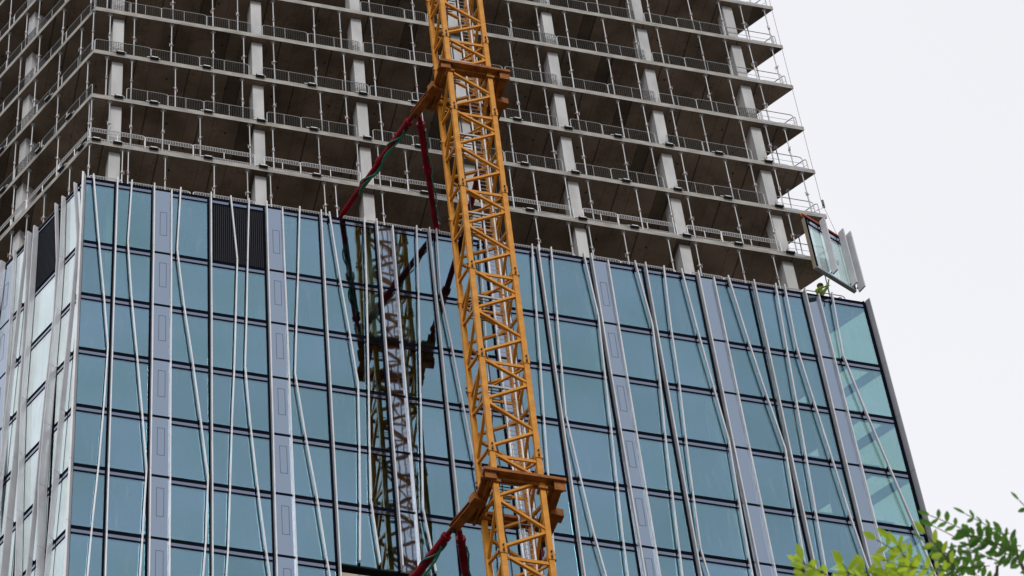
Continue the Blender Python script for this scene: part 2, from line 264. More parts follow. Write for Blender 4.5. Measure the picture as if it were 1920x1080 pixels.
# ------------------------------------------------------------------ mesh builder
class MB:
    def __init__(s): s.v = []; s.f = []; s.m = []; s.mats = []
    def mi(s, m):
        if m not in s.mats: s.mats.append(m)
        return s.mats.index(m)
    def add(s, vs, fs, m):
        k = len(s.v); i = s.mi(m); s.v += [Vector(v) for v in vs]
        for f in fs: s.f.append([k+a for a in f]); s.m.append(i)
    def box(s, x0, x1, y0, y1, z0, z1, m):
        s.obox(Vector((x0, y0, z0)), Vector((x1-x0, 0, 0)), Vector((0, y1-y0, 0)), Vector((0, 0, z1-z0)), m)
    def obox(s, o, a, b, c, m):
        vs = [o, o+a, o+a+b, o+b, o+c, o+a+c, o+a+b+c, o+b+c]
        fs = [(0, 3, 2, 1), (4, 5, 6, 7), (0, 1, 5, 4), (1, 2, 6, 5), (2, 3, 7, 6), (3, 0, 4, 7)]
        if a.cross(b).dot(c) < 0: fs = [f[::-1] for f in fs]
        s.add(vs, fs, m)
    def beam(s, p, q, w, h, m, up=None):
        p = Vector(p); q = Vector(q); d = (q-p).normalized(); u = Vector(up) if up else UP
        if abs(d.dot(u)) > .97: u = X if abs(d.x) < .9 else Y
        r = d.cross(u).normalized(); u = r.cross(d)
        s.obox(p - r*w/2 - u*h/2, q-p, r*w, u*h, m)
    def tube(s, pts, r, m, n=8, r2=None, cap=True):
        pts = [Vector(p) for p in pts]; k = len(s.v); i = s.mi(m); prev = None
        for a, p in enumerate(pts):
            d = (pts[min(a+1, len(pts)-1)] - pts[max(a-1, 0)]).normalized()
            if prev is None:
                u = UP if abs(d.z) < .9 else X
                e1 = d.cross(u).normalized()
            else: e1 = (prev - d*prev.dot(d)).normalized()
            prev = e1; e2 = d.cross(e1)
            rr = r if r2 is None else r + (r2-r)*a/(len(pts)-1)
            for j in range(n):
                t = 2*math.pi*j/n; s.v.append(p + (e1*math.cos(t) + e2*math.sin(t))*rr)
        for a in range(len(pts)-1):
            for j in range(n):
                s.f.append([k+a*n+j, k+a*n+(j+1) % n, k+(a+1)*n+(j+1) % n, k+(a+1)*n+j]); s.m.append(i)
        if cap:
            s.f.append([k+j for j in range(n)][::-1]); s.m.append(i)
            s.f.append([k+(len(pts)-1)*n+j for j in range(n)]); s.m.append(i)
    def prism(s, poly, z0, z1, mside, mbot, mtop=None):
        n = len(poly); vs = [Vector((p[0], p[1], z0)) for p in poly] + [Vector((p[0], p[1], z1)) for p in poly]
        s.add(vs, [tuple(range(n))[::-1]], mbot); s.add(vs, [tuple(range(n, 2*n))], mtop or mside)
        s.add(vs, [(i, (i+1) % n, n+(i+1) % n, n+i) for i in range(n)], mside)
    def disc(s, c, r, h, m, n=8):
        s.tube([Vector(c), Vector(c)+Vector((0, 0, h))], r, m, n)
    def build(s, name, parent=None, org=(0, 0, 0), smooth=False, loc=None):
        me = bpy.data.meshes.new(name); o3 = Vector(org)
        me.from_pydata([tuple(v-o3) for v in s.v], [], s.f)
        for m in s.mats: me.materials.append(M[m])
        me.polygons.foreach_set('material_index', s.m)
        if smooth: me.polygons.foreach_set('use_smooth', [True]*len(s.f))
        me.update()
        o = bpy.data.objects.new(name, me); COL.objects.link(o)
        if parent: o.parent = parent
        else: o.location = o3
        return o
def tag(o, label=None, cat=None, group=None, kind=None):
    for k, v in (('label', label), ('category', cat), ('group', group), ('kind', kind)):
        if v: o[k] = v
    return o
def thing(name, loc, label, cat, group=None, rz=0):
    o = bpy.data.objects.new(name, None); COL.objects.link(o); o.location = loc; o.rotation_euler = (0, 0, rz)
    o.empty_display_size = .3
    return tag(o, label, cat, group)
def V(x, y, z): return Vector((x, y, z+Z0))
ORD = ['first', 'second', 'third', 'fourth', 'fifth', 'sixth', 'seventh', 'eighth', 'ninth', 'tenth', 'eleventh', 'twelfth', 'thirteenth',
       'fourteenth', 'fifteenth', 'sixteenth', 'seventeenth', 'eighteenth', 'nineteenth', 'twentieth', 'twenty-first', 'twenty-second', 'twenty-third', 'twenty-fourth', 'twenty-fifth']
def floorname(k): return ORD[k+1] + ' bare floor above the glass'

# ------------------------------------------------------------------ setting
g = MB(); g.add([(-2500, -2500, 0), (2500, -2500, 0), (2500, 2500, 0), (-2500, 2500, 0)], [(0, 1, 2, 3)], 'ground')
tag(g.build('ground'), kind='structure')

# ------------------------------------------------------------------ the tower
T = thing('tower', (0, 0, 0), 'tall office tower under construction, blue glass below and bare concrete floors above', 'building')
LEN_L, LEN_R = 30.0, 22.0
def plan(inset_f=0.0, inset_l=0.0, inset_r=0.0):
    a = Vector((0, 0, 0)); b = Vector((34.39, 0, 0)); c = b + DR*LEN_R; d = a + DL*LEN_L
    a = a + Y*inset_f + X*inset_l; b = b + Y*inset_f - X*inset_r; c = c - X*inset_r; d = d + X*inset_l
    return [(p.x, p.y) for p in (a, b, c, d)]
for k in range(-34, 9):
    z = k*H + Z0
    if z < 3: continue
    b = MB()
    if k >= -1: poly = plan()
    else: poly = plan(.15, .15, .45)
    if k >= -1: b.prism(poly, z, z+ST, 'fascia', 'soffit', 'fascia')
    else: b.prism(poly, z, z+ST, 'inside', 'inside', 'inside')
    if k >= -1:
        for i in range(14):      # small square sockets cast in the soffit
            for (px, py) in ((1.2+i*2.43+.15*math.sin(i*3.1+k), .75), (2.2+i*2.43+.2*math.sin(i*2.1+k*2), 1.9)):
                if px < 32.6 and random.random() < .55: b.box(px-.045, px+.045, py-.045, py+.045, z-.006, z+.02, 'hole')
        for i in range(9):
            p = DL*(1.2+i*2.4+.2*math.sin(i+k)) - NL*(.9+.3*math.sin(i*2+k))
            b.box(p.x-.045, p.x+.045, p.y-.045, p.y+.045, z-.006, z+.02, 'hole')
        # darker timber chocks left on the fascia near the far end
        for i in range(2):
            px = 32.2 + .9*i + .3*math.sin(k)
            b.box(px, px+.6, -.006, .1, z+.12, z+ST+.03, 'grey')
    b.build('floor_slab', T)
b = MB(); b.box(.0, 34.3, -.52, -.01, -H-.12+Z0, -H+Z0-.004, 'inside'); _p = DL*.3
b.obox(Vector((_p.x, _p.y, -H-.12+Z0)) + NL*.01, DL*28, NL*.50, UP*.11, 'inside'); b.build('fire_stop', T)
# columns (one mesh per storey)
COLX = [1.15, 7.65, 12.52, 17.38, 22.25, 27.13, 32.0]
for k in range(-9, 8):
    z0, z1 = k*H+ST+Z0, (k+1)*H+Z0
    for cx in COLX:
        if k < -3 and cx < 26: continue
        b = MB(); b.box(cx-.25, cx+.25, .3, 1.1, z0, z1, 'column'); b.build('column', T)
    if k >= -2:
        for s in (5.55, 12.0, 18.5):
            p = DL*s - NL*.33; b = MB()
            b.obox(Vector((p.x, p.y, z0)), DL*.5, -NL*.8, UP*(z1-z0), 'column'); b.build('column', T)
# inner core
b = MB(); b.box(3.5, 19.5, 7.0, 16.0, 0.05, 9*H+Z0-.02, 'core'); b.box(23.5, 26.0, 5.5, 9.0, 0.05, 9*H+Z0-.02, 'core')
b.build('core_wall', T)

# ---- glazing
class Plane:
    """one glazed face: s runs along it, n points outwards"""
    def __init__(p, o, d, n): p.o = Vector(o); p.d = d; p.n = n
    def P(p, s, out, z): v = p.o + p.d*s + p.n*out; return Vector((v.x, v.y, z+Z0))
    def slab(p, b, s0, s1, o0, o1, z0, z1, m):
        b.obox(p.P(s0, o0, z0), p.d*(s1-s0), p.n*(o1-o0), UP*(z1-z0), m)
PF = Plane((0, GY, 0), X, Vector((0, -1, 0)))
PL = Plane((GX, GY, 0), DL, NL)
PR = Plane((GX1, GY, 0), DR, NR)
wcount = [0]; extra = {}
def window(pl, s0, s1, row, opaque=None, louvre=False, bare=False, depthlist=None, trans='glass'):
    """a storey-high unit: pane, dark frame, strip; optional opaque part [a,b] and louvre"""
    zt, zb = JZ[row], JZ[row+1]
    a, c = s0, s1
    wcount[0] += 1
    if wcount[0] > 99 and row > 4:
        w = extra.setdefault('w', MB()); own = False
    else: w = MB(); own = True
    f = MB() if own else w
    g0 = opaque[1] if opaque else s0
    if louvre:
        n = int((c-a)/.085)
        pl.slab(w, a, c, -.10, -.04, zb+.02, zt-.5, 'louvre')
        for i in range(n):
            sc = a + (i+.5)*(c-a)/n
            pl.slab(w, sc-.018, sc+.018, -.04, .0, zb+.02, zt-.5, 'louvregap')
    else:
        pl.slab(w, g0, c, -.03, 0.0, zb+.02, zt-.5, trans)
    # frame: thick joint, strip, thin joint, side mullions
    pl.slab(f, g0, c, -.12, .012, zt-.21, zt, 'frame')
    pl.slab(f, g0, c, -.12, .010, zt-.50, zt-.40, 'frame')
    pl.slab(f, g0, c, -.08, .006, zt-.40, zt-.21, 'strip')
    pl.slab(f, s0-.10, s0-.001, -.15, .02, zb, zt, 'frame')
    if own:
        o = w.build('window', T)
        fo = f.build('frame', o)
        if louvre: o['label'] = 'dark ventilation louvre in place of glass'
    if opaque:
        q = MB(); s0o, s1o = opaque[0], opaque[1]
        pl.slab(q, s0o, s1o, -.05, .008, zb+.0, zt-.15, 'spandrel'); pl.slab(q, s0o, s1o, -.1, .012, zt-.149, zt, 'frame')
        if len(opaque) > 2:
            e0, e1 = s1o-.47, s1o-.17; z0, z1 = zb+1.25, zb+3.0; t = .017
            for (u0, u1, v0, v1) in ((e0, e1, z0, z0+t), (e0, e1, z1-t, z1), (e0, e0+t, z0+t, z1-t), (e1-t, e1, z0+t, z1-t)):
                pl.slab(q, u0, u1, .0085, .012, v0, v1, 'groove')
        q.build('solid_panel', T)
BX = [-.16, 1.14, 2.74, 5.17, 7.6, 10.02, 12.47, 14.87, 17.35, 19.70, 22.15, 24.54, 27.0, 29.46, 31.88, 34.84]
OPQ = {2: .77, 4: .77, 6: .74, 8: .70, 10: .73, 12: .75, 14: .73}
for row in range(7):
    for i in range(15):
        if row == 6 and 5 <= i <= 6: continue
        op = None
        if i in OPQ:
            op = (BX[i], BX[i]+OPQ[i]) + ((1,) if i in (2, 4, 10) else ())
        window(PF, BX[i], BX[i+1]-.1, row, opaque=op, louvre=(row == 0 and i == 3))
BL = [.06, 1.37, 3.47, 4.95, 5.85]
while BL[-1] < 29: BL.append(BL[-1] + (1.6 if len(BL) % 3 else .8))
for row in range(7):
    for i in range(8):
        if i % 4 == 3:
            window(PL, BL[i]+.1, BL[i+1], row, opaque=(BL[i]+.1, BL[i+1]-.01, 1))
        else: window(PL, BL[i]+.1, BL[i+1], row, louvre=(row == 0 and i == 1))
if 'w' in extra: tag(extra['w'].build('window', T), kind='stuff')
# the rest of the left face and the right face, each a run of glazing too oblique to see
b = MB()
for row in range(7):
    zt, zb = JZ[row], JZ[row+1]
    for pl, a, c, st in ((PL, BL[8], 30.0, 2.4), (PR, .12, 22.0, 2.44)):
        s = a
        while s < c:
            pl.slab(b, s, min(s+st-.1, c), -.03, 0, zb+.02, zt-.5, 'sideglass' if pl is PR else 'glass')
            pl.slab(b, s-.1, s-.001, -.15, .02, zb, zt, 'frame')
            pl.slab(b, s, min(s+st-.1, c), -.12, .01, zt-.5, zt, 'frame'); s += st
tag(b.build('side_glazing', T), kind='stuff')
# lower storeys down to the street
b = MB()
for row in range(4):        # next storeys below the picture, in the same rhythm
    zt = JZ[7]-row*3.7937; zb = zt-3.7937
    for i in range(15):
        a, c = BX[i], BX[i+1]-.1; g0 = a+OPQ[i] if i in OPQ else a
        PF.slab(b, g0, c, -.03, 0, zb, zt-.5, 'glass'); PF.slab(b, g0, c, -.12, .012, zt-.5, zt-.002, 'frame')
        if i in OPQ: PF.slab(b, a, g0, -.05, .008, zb, zt-.15, 'spandrel'); PF.slab(b, a, g0, -.1, .012, zt-.149, zt-.002, 'frame')
        PF.slab(b, a-.1, a-.001, -.15, .02, zb, zt-.002, 'frame'); PF.slab(b, a+.0, a+.05, .021, .3, zb, zt-.02, 'fin')
        PF.slab(b, a+1.3, a+1.35, .1, .28, zb, zt-.02, 'fin')
tag(b.build('lower_glazing', T), kind='stuff')
b = MB()
zl = JZ[7]-4*3.7937
for pl, L in ((PF, 35.0), (PL, 30.0), (PR, 22.0)):
    pl.slab(b, 0, L, -.05, 0, -Z0+.2, zl-.004, 'spandrel')
    z = zl
    while z > -Z0+6: pl.slab(b, 0, L, 0, .012, z-.5, z-.01, 'frame'); z -= 3.7937
tag(b.build('lower_facade', T), label='lower glazed storeys below the picture')

# ---- fins: slender aluminium blades, one piece per storey
def fin(pl, xs, depth=.40, th=.075, root=.06, top=None, nrows=7, bracket=True, rowdepth=None):
    b = MB()
    zs = [JZ[0]-.02+(top or 0)] + JZ[1:]
    for j in range(nrows):
        x0, x1 = xs[j], xs[j+1]; zt, zb = zs[j], zs[j+1]+.022
        d0 = depth if rowdepth is None else rowdepth[j]; d1 = depth if rowdepth is None else rowdepth[j+1]
        vs = []
        for (x, z, d) in ((x1, zb, d1), (x0, zt, d0)):
            for (ds, o) in ((-th/2, root), (th/2, root), (th/2, d), (-th/2, d)): vs.append(pl.P(x+ds, o, z))
        fs = [(0, 1, 2, 3), (7, 6, 5, 4), (0, 4, 5, 1), (1, 5, 6, 2), (2, 6, 7, 3), (3, 7, 4, 0)]
        b.add(vs, fs, 'fin')
        if bracket: pl.slab(b, x1-.035, x1+.035, .015, root, zb-.12, zb-.03, 'frame')
        if bracket and j == 0: pl.slab(b, x0-.035, x0+.035, .015, root, JZ[0]-.42, JZ[0]-.34, 'frame')
    return b.build('fin', T)
MAIN = {'F2', 'F4', 'F7', 'F10', 'F13', 'F16', 'F19', 'F21b', 'F23', 'F26', 'F29', 'F32', 'F35', 'F38'}
THIN = {'F5', 'F11', 'F17', 'F21c', 'F27', 'F33', 'F39'}
FK = [k for k in DIG if k[0] == 'F' and k not in ('F41',)]
for k in FK:
    n = 6 if k in ('F14', 'F15', 'F16', 'F17', 'F18') else 7
    if k in MAIN: fin(PF, DIG[k], .30, .052, .02, nrows=n, bracket=False)
    elif k in THIN: fin(PF, DIG[k], .18, .055, .01, top=-.12, nrows=n, bracket=False)
    else:
        random.seed(hash(k) % 7 if False else len(k)*13+int(''.join(c for c in k if c.isdigit())))
        fin(PF, DIG[k], .29, .058, .15, nrows=n, rowdepth=[.28+.02*math.sin(random.random()*6+j*.9) for j in range(8)])
random.seed(11)
LD = {'L1': [.24, .25, .25, .28, .32, .34, .30, .28], 'L2': [.22, .24, .28, .34, .40, .42, .36, .30], 'L3': [.24, .24, .22, .22, .24, .26, .28, .28],
      'L4': [.26, .28, .26, .26, .28, .30, .32, .32], 'L5': [.30, .28, .26, .28, .34, .40, .42, .40], 'L6': [.22, .24, .26, .30, .30, .30, .30, .30]}
for k, lst in (('L1', 0), ('L2', 1), ('L3', 0), ('L4', 1), ('L5', 0), ('L6', 0), ('L7', 2)):
    if lst == 1: fin(PL, DIG[k], .48, .07, .02, bracket=False, rowdepth=LD[k])
    elif lst == 2: fin(PL, DIG[k], .16, .07, .01, bracket=False)
    else: fin(PL, DIG[k], .44, .06, .08, rowdepth=LD[k])
for s in [5.9, 7.9, 9.0, 10.9, 12.9, 15.3, 17.0, 19.4, 21.8, 24.2]:
    fin(PL, [s+.25*math.sin(s*3+j*1.3)*(int(s*10) % 2) for j in range(8)], .30, .07, .05)
for s in [2.4, 4.9, 7.3, 9.8, 12.2, 14.6]:
    fin(PR, [s]*8, .4, .08, .02)
# corner blades
b = MB(); CB = Plane((GX, GY, 0), X, Vector((-.53, -.85, 0)).normalized())
for j in range(7):
    zt = JZ[j]+(.10 if j == 0 else -.0); zb = JZ[j+1]+.022
    CB.slab(b, -.04, .04, -.02, .26, zb, zt, 'fin')
b.build('fin', T)
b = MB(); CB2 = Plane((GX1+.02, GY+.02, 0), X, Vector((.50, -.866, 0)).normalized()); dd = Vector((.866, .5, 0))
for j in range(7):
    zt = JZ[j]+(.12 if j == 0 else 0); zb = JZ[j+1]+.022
    b.obox(CB2.P(0, -.02, zb) - dd*.03, CB2.n*.25, dd*.05, UP*(zt-zb), 'finside')  # darker copy of the fin metal, face shade put into its colour
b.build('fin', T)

# the opening left out for the crane tie: exposed slab edge with beige blockwork upstand
b = MB(); b.box(10.15, 14.75, -.42, -.20, JZ[6]-1.25+Z0, JZ[6]-.30+Z0, 'beige'); b.build('upstand', T)

# ------------------------------------------------------------------ props between the bare floors
PROTO = {}
def make_prop(loc, label, group, height, lean=0.0):
    r = thing('steel_prop', loc, label, 'prop', group); r.rotation_euler = (0, lean, random.random()*6)
    hc = height*.52
    if 'prop' not in PROTO:
        a = MB(); a.tube([(0, 0, 0), (0, 0, hc)], .034, 'galv', 8); a.box(-.08, .08, -.08, .08, 0, .012, 'galv')
        c = MB(); c.tube([(0, 0, hc), (0, 0, height-.012)], .028, 'galv', 8); c.box(-.09, .09, -.09, .09, height-.012, height-.002, 'galv')
        e = MB(); e.tube([(0, 0, hc-.13), (0, 0, hc+.02)], .052, 'galv', 10)
        e.tube([(0, 0, hc-.24), (0, 0, hc-.18)], .046, 'red', 8); e.tube([(-.13, 0, hc-.05), (.13, 0, hc-.05)], .018, 'galv', 6); e.tube([(.09, 0, hc-.3), (.09, 0, hc-.1)], .014, 'galv', 5)
        PROTO['prop'] = [a.build('outer_tube', r), c.build('inner_tube', r), e.build('collar', r)]
    else:
        for o in PROTO['prop']:
            d = o.copy(); COL.objects.link(d); d.parent = r
    return r
HP = H - ST
for ks, xs in DIG['props'].items():
    k = int(ks)
    if k == 3: xs = [.55] + xs
    xs = sorted(xs + ([16.9, 18.3] if k <= 5 else []))
    for i, x in enumerate(xs):
        nm = 'steel prop on front edge of %s, %s from left corner' % (floorname(k), ORD[i])
        make_prop(V(x, .13, k*H+ST), nm, 'steel props along the front edge', HP, random.uniform(-.008, .008))
lp = dict(DIG['lprops']); lp['6'] = [5.2, 8.1]
for ks, ss in lp.items():
    k = int(ks); ss = sorted(ss); ss = ss + [ss[-1]+1.7, ss[-1]+3.6, ss[-1]+5.4]
    for i, s in enumerate(ss):
        p = DL*s - NL*.13
        nm = 'steel prop on left side of %s, %s from the corner' % (floorname(k), ORD[i])
        make_prop(V(p.x, p.y, k*H+ST), nm, 'steel props along the left edge', HP, random.uniform(-.008, .008))
for k in range(0, 6):
    for i, s in enumerate((1.6, 3.3)):
        p = Vector((34.39, 0, 0)) + DR*s - NR*.15
        nm = 'steel prop on right side of %s, %s from the corner' % (floorname(k), ORD[i])
        make_prop(V(p.x, p.y, k*H+ST), nm, 'steel props along the right edge', HP, random.uniform(-.03, .03))

# ------------------------------------------------------------------ edge protection barriers
def barrier(o, d, n, L, label, group, style='mesh'):
    """o world point at slab top, d along, n outwards"""
    o = Vector(o); r = thing('edge_barrier', o, label, 'safety barrier', group)
    Ht = 1.08; rad = .16
    def Q(s, z, out=0.0): return d*s + n*out + UP*z
    f = MB(); R = .021 if style == 'mesh' else .024; fm = 'white_steel' if style == 'open' else 'rail'
    pts = [Q(.0, .03), Q(.0, Ht-rad)] + [Q(rad-rad*math.cos(a), Ht-rad+rad*math.sin(a)) for a in (.5, 1.05)] + [Q(rad, Ht), Q(L-rad, Ht)] \
        + [Q(L-rad+rad*math.sin(a), Ht-rad+rad*math.cos(a)) for a in (.5, 1.05)] + [Q(L, Ht-rad), Q(L, .03)]
    f.tube(pts, R, fm, 6, cap=False)
    if style == 'rail': f.tube([Q(0, .55), Q(L, .55)], .011, fm, 5)
    elif style == 'mesh':
        f.tube([Q(0, .06), Q(L, .06)], .013, fm, 5)
        f.tube([Q(L*.5, .06), Q(L*.5, Ht)], .011, fm, 5)
    else:
        f.tube([Q(0, .80), Q(L, .80)], .018, 'white_steel', 5); f.tube([Q(0, .28), Q(L, .28)], .018, 'white_steel', 5)
        f.tube([Q(0, .06), Q(L, .06)], .02, 'white_steel', 5); f.tube([Q(L*.5, .28), Q(L*.5, .8)], .02, 'white_steel', 5)
    for s in (0, L): f.box((d*s).x-.05, (d*s).x+.05, (d*s).y-.05, (d*s).y+.05, 0, .03, 'galv')
    f.build('rail_frame', r)
    if style == 'rail': return r
    w = MB()
    bands = ((.06, Ht-.01),) if style == 'mesh' else ((.80, Ht), (.06, .28))
    for (z0, z1) in bands:
        nv = max(3, int(L/(.105 if style == 'mesh' else .11)))
        wm = 'wire' if style == 'mesh' else 'toe'
        for i in range(1, nv):
            s = L*i/nv
            w.beam(Q(s, z0), Q(s, z1 if rad < s < L-rad else min(z1, Ht-.05)), .016, .016, wm, up=n)
        nh = 8 if style == 'mesh' else 3
        for i in range(1, nh):
            z = z0 + (z1-z0)*i/nh; w.beam(Q(0, z), Q(L, z), .012, .012, wm)
    w.build('wire_mesh', r)
    return r
random.seed(3)
for ks, segs in DIG['bars'].items():
    k = int(ks); sg = [list(s) for s in segs]
    if k <= 4: sg.append([16.45 if k < 4 else 16.05, 17.05]); sg.append([17.7, {3: 19.5, 2: 19.3, 1: 19.0, 0: 18.8, -1: 18.5, 4: 20.1}[k]])
    if k == 5: sg.append([20.1, 22.3])
    if k == 3: sg.append([32.4, 34.0])
    if k == 5: sg[-2] = [31.5, 34.0]
    sg.sort(); last = 0
    for i, (a, c) in enumerate(sg):
        if c-a < .35: continue
        off = .10 + (.03 if i % 2 else 0)
        st = 'open' if k <= 0 else 'mesh'
        if c > 32.6: st = 'rail'; c = max(c, 33.9)
        nm = '%s barrier, front of %s, %s from left' % ({'open': 'white half-open', 'mesh': 'wire mesh', 'rail': 'thin plain rail'}[st], floorname(k), ORD[i])
        barrier(V(a, off, k*H+ST), X, -Y, c-a+.02, nm, 'edge barriers along the front', st)
for k in range(-1, 8):
    s = .12; i = 0
    while s < 13.5:
        L = random.choice((1.9, 2.3, 2.45, 2.3)); gap = random.choice((.02, .02, .1, .6)) if k >= 0 else .05
        st = 'open' if k <= 0 else 'mesh'
        p = DL*s - NL*(.10 + (.03 if i % 2 else 0))
        nm = '%s barrier, left side of %s, %s from corner' % ('white half-open' if st == 'open' else 'wire mesh', floorname(k), ORD[i])
        barrier(V(p.x, p.y, k*H+ST), DL, NL, L, nm, 'edge barriers along the left side', st)
        s += L+gap; i += 1
for k in range(-1, 7):
    for i, s in enumerate((.25,)):
        p = Vector((34.39, 0, 0)) + DR*s - NR*.12; r = k
        nm = 'thin rail barrier on right side of %s, by corner' % floorname(k)
        barrier(V(p.x, p.y, k*H+ST), DR, NR, 2.3 if k % 2 else 1.7, nm, 'edge barriers along the right side', 'rail')

# ------------------------------------------------------------------ small floodlights on the slab edges
def lamp(p, d, n, label, group):
    r = thing('floodlight', p, label, 'floodlight', group)
    b = MB(); b.obox(d*-.20 + n*.02 + UP*-.09, d*.40, n*.12, UP*.10, 'black'); b.build('housing', r)
    b = MB(); b.obox(d*-.14 + n*.141 + UP*-.070, d*.28, n*.012, UP*.05, 'lampwhite'); b.build('lamp_face', r)
    b = MB(); b.obox(d*-.34 + n*.0 + UP*.021, d*.62, n*.05, UP*.03, 'lampwhite'); b.build('bracket', r)
for ks, xs in DIG['lamps'].items():
    k = int(ks)
    for i, x in enumerate(sorted(xs)):
        lamp(V(x, 0, k*H+ST), X, -Y, 'floodlight on front edge of %s, %s from left corner' % (floorname(k), ORD[i]), 'floodlights on the slab edges')
for k in (0, 1, 2):
    for i, s in enumerate({0: (.6, 2.0, 6.9), 1: (1.6, 3.9, 6.6), 2: (3.4, 7.0, 9.0)}[k]):
        p = DL*s; lamp(V(p.x, p.y, k*H+ST), DL, NL, 'floodlight on left edge of %s, %s from corner' % (floorname(k), ORD[i]), 'floodlights on the slab edges')

# ------------------------------------------------------------------ tower crane mast
CX0, CX1, CY0, CY1 = 13.98, 15.72, -8.52, -6.78         # chord centre lines
CR = thing('tower_crane', (14.85-.085, -7.65-.235, 0), 'orange lattice tower crane mast standing in front of the tower', 'tower crane')
CO = Vector((14.85, -7.65, 0))
ZJ = -0.70; SEC = 5.835
corner = {'FL': (CX0, CY0), 'FR': (CX1, CY0), 'RR': (CX1, CY1), 'RL': (CX0, CY1)}
def cp(c, z): return Vector((corner[c][0], corner[c][1], z+Z0))
protos = None
def section(zt):
    global protos
    r = bpy.data.objects.new('mast_section', None); COL.objects.link(r); r.parent = CR; r.location = (0, 0, zt+Z0)
    if protos:
        for o, kids in protos:
            c = o.copy(); COL.objects.link(c); c.parent = r
        return
    protos = []
    O = Vector((14.85, -7.65, Z0)); zb = -SEC
    def reg(b, name, smooth=False): o = b.build(name, r, org=O, smooth=smooth); protos.append((o, []))
    for c in corner:
        b = MB(); x, y = corner[c]; b.box(x-.1, x+.1, y-.1, y+.1, zb+.01+Z0, Z0-.01, 'crane')
        b.box(x-.125, x+.125, y-.125, y+.125, Z0-.28, Z0-.004, 'crane'); b.box(x-.12, x+.12, y-.12, y+.12, zb+Z0+.004, zb+.22+Z0, 'crane')
        sx = 1 if x > 14.8 else -1; sy = 1 if y > -7.6 else -1
        for zz in (-.12, -.2, zb+.12):       # pins
            b.tube([(x, y-sy*.0+sy*.13, zz+Z0), (x, y+sy*.19, zz+Z0)], .035, 'bolt', 6); b.tube([(x+sx*.12, y, zz+Z0), (x+sx*.18, y, zz+Z0)], .035, 'bolt', 6)
        reg(b, 'chord')
    q = SEC/4
    for (a, c) in (('FL', 'FR'), ('RL', 'RR')):
        b = MB()
        for (p0, z0, p1, z1) in ((a, -.25, c, -q), (c, -q-.12, a, -2*q+.10), (a, -2*q-.06, c, -3*q), (c, -3*q-.12, a, -4*q+.16)):
            b.beam(cp(p0, z0), cp(p1, z1), .11, .11, 'crane', up=(0, 1, 0))
        for zz, cc in ((-q-.06, c), (-2*q, a), (-3*q-.06, c)):
            v = cp(cc, zz); sgn = 1 if cc in ('FL', 'RL') else -1
            b.obox(v+Vector((sgn*.09, -.012, -.17)), Vector((sgn*.13, 0, 0)), Vector((0, .024, 0)), Vector((0, 0, .34)), 'crane')
        reg(b, 'lattice')
    for (a, c) in (('RL', 'FL'), ('RR', 'FR')):
        b = MB()
        for (p0, z0, p1, z1) in ((c, -.25, a, -q), (a, -q-.12, c, -2*q+.10), (c, -2*q-.06, a, -3*q), (a, -3*q-.12, c, -4*q+.16)):
            b.beam(cp(p0, z0), cp(p1, z1), .11, .11, 'crane', up=(1, 0, 0))
        reg(b, 'lattice')
    b = MB(); zz = -.42
    b.beam(cp('FL', zz), cp('FR', zz), .06, .16, 'crane'); b.beam(cp('RL', zz), cp('RR', zz), .06, .16, 'crane')
    b.beam(cp('FL', zz), cp('RL', zz), .06, .16, 'crane'); b.beam(cp('FR', zz), cp('RR', zz), .06, .16, 'crane')
    b.beam(cp('RL', zz), cp('FR', zz), .07, .07, 'crane'); reg(b, 'cross_beam')
    # landing: thin edge rails round a mesh deck
    b = MB(); zz = -1.75+Z0
    b.box(CX0+.12, CX1-.25, CY0+.13, CY0+.18, zz-.05, zz+.05, 'grey'); b.box(CX0+.05, CX0+.11, CY0+.19, -7.1, zz-.05, zz+.05, 'grey')
    for i in range(9): b.box(CX0+.11, 14.8, CY0+.20+i*.13, CY0+.235+i*.13, zz, zz+.02, 'wire')
    reg(b, 'landing')
    # ladder with rungs, offset a little each flight
    b = MB()
    for xx in (15.10, 15.55): b.box(xx-.03, xx+.03, -7.42, -7.37, zb+.05+Z0, Z0-.05, 'white_steel')
    n = 20
    for i in range(n):
        z = Z0 - .2 - i*(SEC-.2)/n; b.tube([(15.10, -7.395, z), (15.55, -7.395, z)], .015, 'white_steel', 5)
    for z in (-3.0,):
        b.tube([(15.08, -7.4, z+Z0), (15.02, -7.75, z+Z0), (15.2, -8.05, z+Z0), (15.5, -8.05, z+Z0), (15.66, -7.75, z+Z0), (15.57, -7.4, z+Z0)], .012, 'grey', 5)
    reg(b, 'ladder')
    b = MB()
    b.tube([(14.75, -7.0, Z0), (14.62, -7.1, Z0-2), (14.5, -7.3, Z0-2.8), (14.72, -7.05, Z0-4), (14.75, -7.0, Z0-SEC)], .03, 'cable', 6)
    b.tube([(15.9, -7.0, Z0), (15.93, -7.05, Z0-3), (15.9, -7.0, Z0-SEC)], .018, 'cable', 5)
    reg(b, 'power_cable')
z = ZJ + SEC*2
while z > -50: section(z); z -= SEC
b = MB(); zlow = z
for c in corner:
    x, y = corner[c]; b.box(x-.1, x+.1, y-.1, y+.1, .02, zlow+Z0-.01, 'crane')
zz = zlow
while zz > -Z0+3:
    for (a, c) in (('FL', 'FR'), ('RL', 'RR'), ('FL', 'RL'), ('FR', 'RR')):
        b.beam(cp(a, zz), cp(c, zz-1.45), .11, .11, 'crane'); b.beam(cp(c, zz-1.5), cp(a, zz-2.9), .11, .11, 'crane')
    zz -= 2.917
lo = b.build('lower_mast', CR, org=CO)
b = MB(); b.box(12.3, 17.4, -10.2, -5.1, .0, .9, 'fascia'); b.build('mast_base', CR, org=CO)

